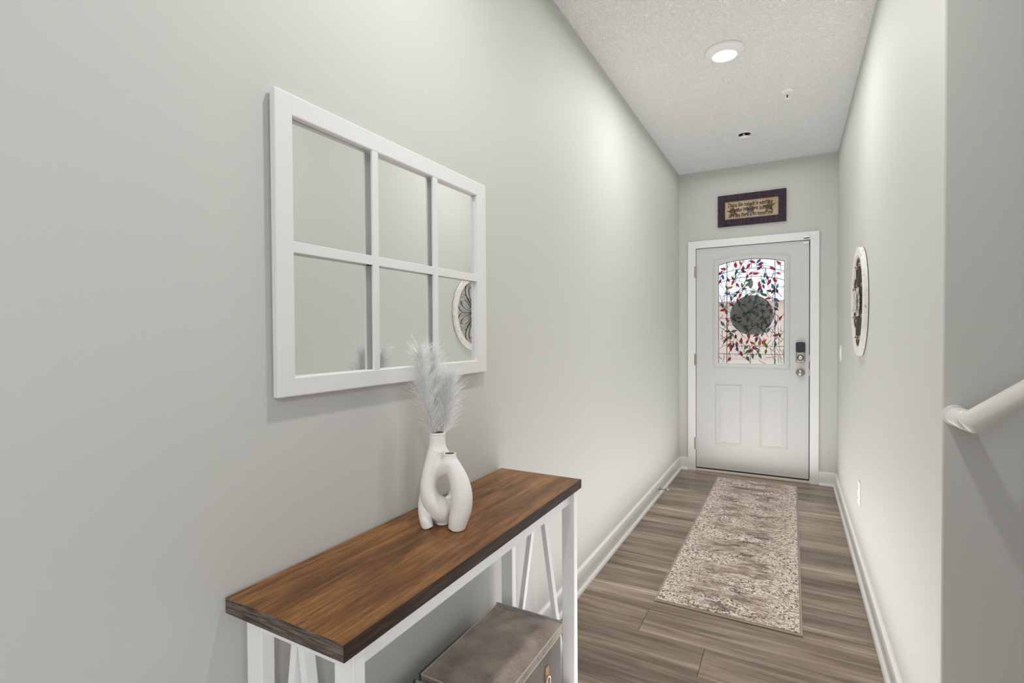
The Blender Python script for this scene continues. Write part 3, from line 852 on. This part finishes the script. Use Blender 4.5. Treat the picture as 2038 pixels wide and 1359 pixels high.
cells_y = ((iy0 - 0.004, 0.9485), (0.9487, 1.191), (1.1912, iy1 + 0.004)); cells_z = ((iz0_ - 0.004, 1.4615), (1.4617, iz1_ + 0.004))
for cy in cells_y:
    for cz in cells_z:
        bm = BM(); box(bm, 0.0060, 0.0085, cy[0], cy[1], cz[0], cz[1])
        for v in bm.verts: v.co.x += 0.0078 * (v.co.y - 1.06) - 0.0022
        obj('mirror_pane', bm, m_mirror, mr)
b = BM(); box(b, 0.0002, 0.0009, FY0 + 0.006, FY1 - 0.006, FZ0 + 0.006, FZ1 - 0.006); obj('backing_board', b, m_backing, mr)

# ---------------- round medallion on the right wall
RC = Vector((W, 3.26, 1.436)); RR = 0.287; RT = 0.024
md = empty('wall_medallion', (W, RC.y, RC.z - RR), 'round distressed white wall medallion with wire petals on the right wall', 'wall decor')
b = BM(); lathe(b, [(RR, -0.004), (RR, -RT + 0.002), (RR - 0.002, -RT), (RR - 0.040, -RT), (RR - 0.042, -RT + 0.002), (RR - 0.042, -0.004)], tuple(RC), 0, 96, closed=True)
obj('ring', b, m_ring, md)
b = BM(); lathe(b, [(RR - 0.001, -0.0005), (RR - 0.001, -0.005), (RR - 0.041, -0.005), (RR - 0.041, -0.0005)], tuple(RC), 0, 96, closed=True)
obj('ring_gap_shade', b, m_wire, md)  # dark band paints the shaded gap between ring and wall
def petal_pts(ang, r0, r1, wmax, n=26, wp=0.66):
    pts = []
    for i in range(n + 1):
        t_ = i / n * 2 * PI
        u = (1 - math.cos(t_)) / 2            # 0..1..0 along the radius
        v = math.sin(t_) * wmax * (u ** 0.55)
        rr_ = r0 + (r1 - r0) * u
        pts.append((rr_ * math.cos(ang) - v * math.sin(ang), rr_ * math.sin(ang) + v * math.cos(ang)))
    return pts
def ribbon(pts, x0, x1, th=0.0013):
    bm = BM()
    n = len(pts); ring = []
    for i, (py_, pz_) in enumerate(pts):
        a = pts[max(i - 1, 0)]; c = pts[min(i + 1, n - 1)]
        d = Vector((c[0] - a[0], c[1] - a[1])); d.normalize(); nrm = (-d[1], d[0])
        q = []
        for s in (-1, 1):
            for xx in (x0, x1):
                q.append(bm.verts.new((RC.x - xx, RC.y + py_ + nrm[0] * s * th / 2, RC.z + pz_ + nrm[1] * s * th / 2)))
        ring.append(q)
    for A, B in zip(ring, ring[1:]):
        for i, j in ((0, 1), (1, 3), (3, 2), (2, 0)):
            bm.faces.new((A[i], A[j], B[j], B[i]))
    bm.faces.new(ring[0]); bm.faces.new(ring[-1])
    return bm
for k in range(8):
    a = PI / 8 + k * PI / 4
    obj('outer_petal', ribbon(petal_pts(a, 0.030, RR - 0.043, 0.088), 0.008, 0.016), m_wire, md)
    obj('inner_petal', ribbon(petal_pts(a, 0.030, 0.204, 0.036), 0.008, 0.016), m_wire, md)
    bm = BM(); bmesh.ops.create_uvsphere(bm, u_segments=14, v_segments=10, radius=0.0105, matrix=Matrix.Translation((W - 0.016, RC.y + 0.205 * math.cos(a), RC.z + 0.205 * math.sin(a))))
    obj('bead', bm, m_bead, md, smooth=True)
# carved flower: two layers of petals round a boss
def flower_petal(ang, L, wd, x_in, x_out):
    bm = BM(); n = 8; rows = []
    for i in range(n + 1):
        t_ = i / n; w_ = wd * math.sin(PI * min(t_ * 0.86 + 0.12, 1.0)) ** 0.8
        row_ = []
        for j in range(-3, 4):
            v = j / 3 * w_; x_ = x_in + (x_out - x_in) * t_ + 0.007 * (1 - abs(j / 3)) - 0.004 * t_ * t_
            rr_ = t_ * L
            row_.append(bm.verts.new((W - x_, RC.y + rr_ * math.cos(ang) - v * math.sin(ang), RC.z + rr_ * math.sin(ang) + v * math.cos(ang))))
        rows.append(row_)
    for A, B in zip(rows, rows[1:]):
        for j in range(6): bm.faces.new((A[j], A[j + 1], B[j + 1], B[j]))
    bmesh.ops.solidify(bm, geom=bm.faces[:], thickness=0.003)
    return bm
for k in range(8): obj('flower_petal', flower_petal(k * PI / 4 + PI / 8, 0.082, 0.027, 0.017, 0.022), m_flowerw, md, smooth=True)
for k in range(8): obj('flower_petal', flower_petal(k * PI / 4, 0.058, 0.021, 0.023, 0.034), m_flowerw, md, smooth=True)
b = BM(); lathe(b, [(0.030, -0.002), (0.028, -0.022), (0.014, -0.030), (0.0, -0.032)], tuple(RC), 0, 24); obj('boss', b, m_flowerw, md, smooth=True)

# ---------------- handrail
hr = empty('handrail', (1.276, E, 1.066), 'white rounded wooden handrail rising along the wall at the right', 'handrail')
HY = E - 0.098; HX, HZ = 1.284, 1.072
b = BM(); lathe(b, [(0.026, 0.0), (0.026, -0.004), (0.022, -0.007), (0.0, -0.007)], (1.276, E, 1.073), 1, 32); obj('wall_rosette', b, m_rail, hr, smooth=True)
sl = math.radians(38.6)
b = BM()
tube(b, [(1.276, E - 0.001, 1.073), (1.277, E - 0.03, 1.073), (1.280, E - 0.075, 1.073), (1.284, HY + 0.003, 1.072)], [0.0225, 0.0232, 0.0235, 0.0235], 28)
obj('return_stub', b, m_rail, hr, smooth=True)
b = BM()
dirr = Vector((math.cos(sl), 0, math.sin(sl)))
st_ = Vector((HX, HY, HZ)) - dirr * 0.008
L_ = 2.9
tube(b, [st_ - dirr * 0.010, st_ - dirr * 0.006, st_, st_ + dirr * 0.4, st_ + dirr * L_], [0.014, 0.021, 0.0245, 0.0245, 0.0245], 32)
obj('rail', b, m_rail, hr, smooth=True)
for d_ in (0.55, 1.7, 2.7):
    p = st_ + dirr * d_
    bm = BM(); tube(bm, [(p.x, E, p.z - 0.075), (p.x, E - 0.06, p.z - 0.075), (p.x, HY, p.z - 0.05), (p.x, HY, p.z - 0.02)], 0.006, 8); obj('bracket', bm, m_nickel, hr)

# stairs that the rail climbs with (to the right of the frame)
b = BM()
for k in range(7):
    box(b, 1.50 + 0.25 * k, 1.50 + 0.25 * 7 + 0.9, 0.62, E - 0.001, 0.178 * k + 0.001, 0.178 * (k + 1), 0.006, 1)
struct('stairs', b, m_carpet)

# ---------------- console table
TX0, TX1, TY0, TY1, TZ = 0.008, 0.314, 0.562, 1.5855, 0.7938
TT = 0.0285
tb = empty('console_table', (0.16, 1.07, 0.0), 'white console table with brown wood top below the mirror', 'console table')
b = BM(); box(b, TX0, TX1 - 0.0012, TY0 + 0.0012, TY1, TZ - TT, TZ, 0.0006, 1); obj('tabletop', b, m_top, tb)
b = BM(); box(b, TX1 - 0.0012, TX1, TY0, TY1, TZ - TT, TZ - 0.0004); obj('front_edge_band', b, m_edge_front, tb)
b = BM(); box(b, TX0, TX1 - 0.0013, TY0, TY0 + 0.0012, TZ - TT, TZ - 0.0004); obj('end_edge_band', b, m_edge_end, tb)
LT = TZ - TT
for (y0, y1) in ((0.583, 0.610), (1.527, 1.554)):
    for (x0, x1) in ((0.038, 0.081), (0.268, 0.311)):
        bm = BM(); box(bm, x0, x1, y0, y1, 0.0, LT, 0.0015, 1); obj('leg', bm, m_table, tb)
    bm = BM(); box(bm, 0.081, 0.268, y0 + 0.001, y1 - 0.001, LT - 0.027, LT, 0.001, 1); obj('end_rail', bm, m_table, tb)
    bm = BM(); box(bm, 0.081, 0.268, y0 + 0.001, y1 - 0.001, 0.085, 0.12, 0.001, 1); obj('end_rail', bm, m_table, tb)
    ym = (y0 + y1) / 2
    for s in (-1, 1):
        bm = BM(); beam(bm, (0.1750 + s * 0.0078, ym, LT - 0.022), (0.1750 + s * 0.0930, ym, 0.118), 0.0155, (0, 1, 0), 0.021); obj('slanted_bar', bm, m_table, tb)
b = BM(); box(b, 0.280, 0.296, 0.610, 1.527, LT - 0.040, LT, 0.001, 1); obj('front_rail', b, m_table, tb)
b = BM(); box(b, 0.050, 0.066, 0.610, 1.527, LT - 0.040, LT, 0.001, 1); obj('back_rail', b, m_table, tb)
b = BM(); box(b, 0.040, 0.309, 0.612, 1.525, 0.108, 0.128, 0.001, 1); obj('lower_shelf', b, m_top, tb)

# ---------------- storage boxes on the shelf
def storage_box(y0, y1, z1, label):
    x0, x1, z0 = 0.062, 0.300, 0.129
    t_ = empty('storage_box', ((x0 + x1) / 2, (y0 + y1) / 2, z0), label, 'storage box', 'suede storage boxes on the table shelf')
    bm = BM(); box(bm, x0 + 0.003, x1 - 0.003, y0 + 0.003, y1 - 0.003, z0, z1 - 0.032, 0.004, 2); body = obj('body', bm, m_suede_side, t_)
    # padded lid
    bm = BM(); n = 14
    rows = []
    for i in range(n + 1):
        rr_ = []
        for j in range(n + 1):
            u, v = i / n, j / n
            h = 0.007 * (1 - (2 * u - 1) ** 6) * (1 - (2 * v - 1) ** 6)
            rr_.append(bm.verts.new((x0 + (x1 - x0) * u, y0 + (y1 - y0) * v, z1 - 0.004 + h)))
        rows.append(rr_)
    for i in range(n):
        for j in range(n): bm.faces.new((rows[i][j], rows[i + 1][j], rows[i + 1][j + 1], rows[i][j + 1]))
    es = [e for e in bm.edges if e.is_boundary]
    r_e = bmesh.ops.extrude_edge_only(bm, edges=es)
    vs = [g_ for g_ in r_e['geom'] if isinstance(g_, bmesh.types.BMVert)]
    for v in vs: v.co.z = z1 - 0.028
    bm.faces.new([v for v in [None] if v]) if False else None
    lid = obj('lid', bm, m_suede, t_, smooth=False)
    bm = BM(); r0 = 0.0021
    c = [(x0, y0), (x1, y0), (x1, y1), (x0, y1), (x0, y0)]
    for (a0, b0), (a1, b1) in zip(c, c[1:]): tube(bm, [(a0, b0, z1 - 0.004), (a1, b1, z1 - 0.004)], r0, 8)
    obj('piping', bm, m_piping, lid)
    bm = BM()
    for (a0, b0), (a1, b1) in zip(c, c[1:]): tube(bm, [(a0, b0, z1 - 0.029), (a1, b1, z1 - 0.029)], r0, 8)
    obj('lid_seam', bm, m_piping, lid)
    bm = BM(); box(bm, x0 - 0.001, x1 + 0.001, y1 - 0.001, y1 + 0.006, z1 - 0.020, z1 + 0.004, 0.002, 2); obj('grey_ribbon_edge', bm, m_greytrim, lid)
    yc = (y0 + y1) / 2 + 0.085
    bm = BM(); box(bm, x1 - 0.003, x1 + 0.001, yc - 0.012, yc + 0.012, z1 - 0.112, z1 - 0.074, 0.001, 1); tab_ = obj('leather_tab', bm, m_leather, t_)
    bm = BM()
    pts = [(x1 + 0.004, yc + 0.013 * math.cos(a), z1 - 0.116 + 0.014 * math.sin(a)) for a in [i * 2 * PI / 18 for i in range(19)]]
    tube(bm, pts, 0.002, 8); obj('metal_ring', bm, m_bright, tab_)
    return t_
storage_box(1.058, 1.452, 0.376, 'taupe suede storage box at the far end of the table shelf')
storage_box(0.640, 1.034, 0.366, 'taupe suede storage box at the near end of the table shelf, mostly out of view')

# ---------------- ceramic vases: strands lofted in a frame facing along the table
VO = Vector((0.160, 1.052, TZ))
vx = Vector((0.8061, 0.5918, 0.0)); vy = Vector((-0.5918, 0.8061, 0.0))
PXM = 785.0
def vp(px, py, dy=0.0):
    """sketch units (1/785 m) of the vase outline: right, up, and depth dy in metres"""
    return VO + vx * ((px - 893) / PXM * (1 + dy * 0.6)) + vy * dy + Vector((0, 0, 1)) * ((1046 - py) / PXM)
def vase(name, strands, neck, label, hole):
    bm = BM()
    for st_pts, sq in strands:
        sp_ = spline(st_pts, 6)
        tube(bm, [vp(q[0], q[1], q[2]) for q in sp_], [q[3] / PXM for q in sp_], 20, squash=(vy, sq))
    nx, ny, nd, prof_ = neck
    c = vp(nx, ny, nd)
    lathe_bm = BM(); lathe(lathe_bm, prof_, tuple(c), 2, 36)
    me_t = bpy.data.meshes.new('t'); lathe_bm.to_mesh(me_t); lathe_bm.free(); bm.from_mesh(me_t)
    bmesh.ops.recalc_face_normals(bm, faces=bm.faces[:])
    me = bpy.data.meshes.new(name); bm.to_mesh(me); bm.free()
    for v in me.vertices: v.co.z = max(v.co.z, TZ + 0.0005)
    o = bpy.data.objects.new(name, me); COL.objects.link(o)
    md_ = o.modifiers.new('r', 'REMESH'); md_.mode = 'VOXEL'; md_.voxel_size = 0.0016
    ms = o.modifiers.new('s', 'SMOOTH'); ms.factor = 0.5; ms.iterations = 7
    bpy.context.view_layer.update()
    dg = bpy.context.evaluated_depsgraph_get()
    m2 = bpy.data.meshes.new_from_object(o.evaluated_get(dg))
    bpy.data.objects.remove(o)
    zmin = min(v.co.z for v in m2.vertices)
    for v in m2.vertices:
        if v.co.z < TZ + 0.003: v.co.z = TZ + 0.0006 + (v.co.z - zmin) * 0.5
    m2.materials.clear(); m2.materials.append(m_vase); m2.shade_smooth()
    t_ = tag(link_mesh(name, m2), label, 'vase')
    bm = BM(); hr_, hz = hole
    lathe(bm, [(hr_, 0.0002), (hr_ * 0.9, -0.0), (0.0, -0.0006)], (c.x, c.y, c.z + hz), 2, 24)
    obj('opening_shade', bm, mat('vase_mouth_shade', (0.10, 0.075, 0.06), 0.9), t_)  # dark disc paints the shade inside the vase mouth
    return t_
# tall vase: (px, py, depth, radius px)
tall = vase('ceramic_vase', [
    ([(872, 894, 0, 17), (865, 915, -0.002, 17), (856, 945, -0.006, 15.5), (853, 972, -0.008, 16), (860, 996, -0.006, 19), (874, 1014, 0.004, 23), (881, 1034, 0.012, 18), (881, 1046, 0.012, 15)], 1.15),
    ([(872, 894, 0, 17), (886, 912, 0.008, 14), (900, 930, 0.016, 13), (908, 952, 0.022, 12.5), (910, 975, 0.024, 13), (905, 998, 0.022, 15), (893, 1014, 0.016, 18), (883, 1030, 0.012, 17)], 1.15),
    ([(872, 868, 0, 15.8), (872, 882, 0, 16.2), (872, 898, 0, 20)], 1.0)],
    (872.5, 880, 0, [(0.0195, -0.02), (0.0195, 0.020), (0.0208, 0.0225), (0.0208, 0.0245), (0.0185, 0.0255), (0.016, 0.0235), (0.0, 0.0235)]),
    'taller matte white twisted vase holding the white grass on the table', (0.0165, 0.0240))
small = vase('ceramic_vase', [
    ([(896, 914, -0.030, 15), (905, 930, -0.032, 16.5), (914, 952, -0.034, 19), (919, 978, -0.036, 21), (918, 1004, -0.036, 21), (912, 1028, -0.036, 19), (908, 1046, -0.036, 16)], 1.05),
    ([(896, 914, -0.030, 15), (887, 926, -0.022, 15), (873, 938, 0.000, 14), (859, 957, 0.018, 12.5), (849, 985, 0.020, 12), (844, 1008, 0.004, 11.5), (847, 1028, -0.012, 12), (852, 1046, -0.016, 11)], 1.1),
    ([(896, 902, -0.030, 12.4), (896, 916, -0.030, 16)], 1.0)],
    (896, 908, -0.030, [(0.0152, -0.015), (0.0152, 0.009), (0.0162, 0.0115), (0.0162, 0.013), (0.0142, 0.0138), (0.0120, 0.012), (0.0, 0.012)]),
    'shorter matte white twisted vase interlocked in front of the taller one', (0.0125, 0.0126))

# ---------------- white feather grass in the tall vase
rim = vp(872.5, 862, 0.0)
def plume(tip, bend, seed, nb, spread, label, start=0.22):
    rg = np.random.RandomState(seed)
    p0 = Vector((rim.x, rim.y, rim.z - 0.05)) + Vector((rg.uniform(-.004, .004), rg.uniform(-.004, .004), 0))
    tip = Vector(tip); midp = p0.lerp(tip, 0.5) + Vector(bend)
    def cur(t_): return p0 * (1 - t_) ** 2 + midp * 2 * t_ * (1 - t_) + tip * t_ ** 2
    root = empty('feather_grass', tuple(p0), label, 'dried grass', 'white grass stems in the tall vase')
    bm = BM(); tube(bm, [cur(i / 12) for i in range(13)], [0.0013 - 0.0007 * i / 12 for i in range(13)], 6); obj('stem', bm, m_sprig, root)
    V, F = [], []
    for k in range(nb):
        t_ = start + (1 - start) * (k / nb) ** 0.9
        c = cur(t_); d = (cur(min(t_ + 0.02, 1.0)) - cur(t_ - 0.02)).normalized()
        a = rg.uniform(0, 2 * PI)
        side = Vector((math.cos(a), math.sin(a), 0)); side = (side - d * side.dot(d)).normalized()
        L = rg.uniform(0.045, 0.078) * (0.80 + 0.25 * math.sin(PI * min(t_, 1)))
        th0 = rg.uniform(0.10, 0.50) * spread; th1 = th0 + rg.uniform(0.15, 0.85)
        pts = [c]
        nseg = 4
        for s in range(1, nseg + 1):
            th = th0 + (th1 - th0) * s / nseg
            dd = d * math.cos(th) + side * math.sin(th)
            pts.append(pts[-1] + dd * (L / nseg))
        wv = d.cross(side).normalized()
        w0 = 0.00055
        base = len(V)
        for i, q in enumerate(pts):
            w_ = w0 * (1 - 0.75 * i / nseg)
            n2 = (side * 0.6 - d * 0.3).normalized()
            V += [tuple(q + wv * w_), tuple(q - wv * w_ * 0.5 + n2 * w_), tuple(q - wv * w_ * 0.5 - n2 * w_)]
        for i in range(nseg):
            o_ = base + 3 * i
            for j in range(3):
                F.append((o_ + j, o_ + (j + 1) % 3, o_ + 3 + (j + 1) % 3, o_ + 3 + j))
    me = bpy.data.meshes.new('plume'); me.from_pydata(V, [], F); me.materials.append(m_sprig)
    tag(link_mesh('plume', me, root), kind='stuff')
plume((0.106, 1.010, 1.228), (0.004, -0.022, 0.0), 1, 900, 1.0, 'white feathery grass stem leaning toward the left of the vase', 0.16)
plume((0.100, 1.068, 1.216), (-0.006, 0.010, 0.0), 2, 850, 1.0, 'white feathery grass stem standing upright in the middle of the bunch', 0.16)
plume((0.146, 1.082, 1.160), (0.006, 0.012, 0.0), 3, 700, 1.0, 'shorter white feathery grass stem leaning toward the right of the vase', 0.20)
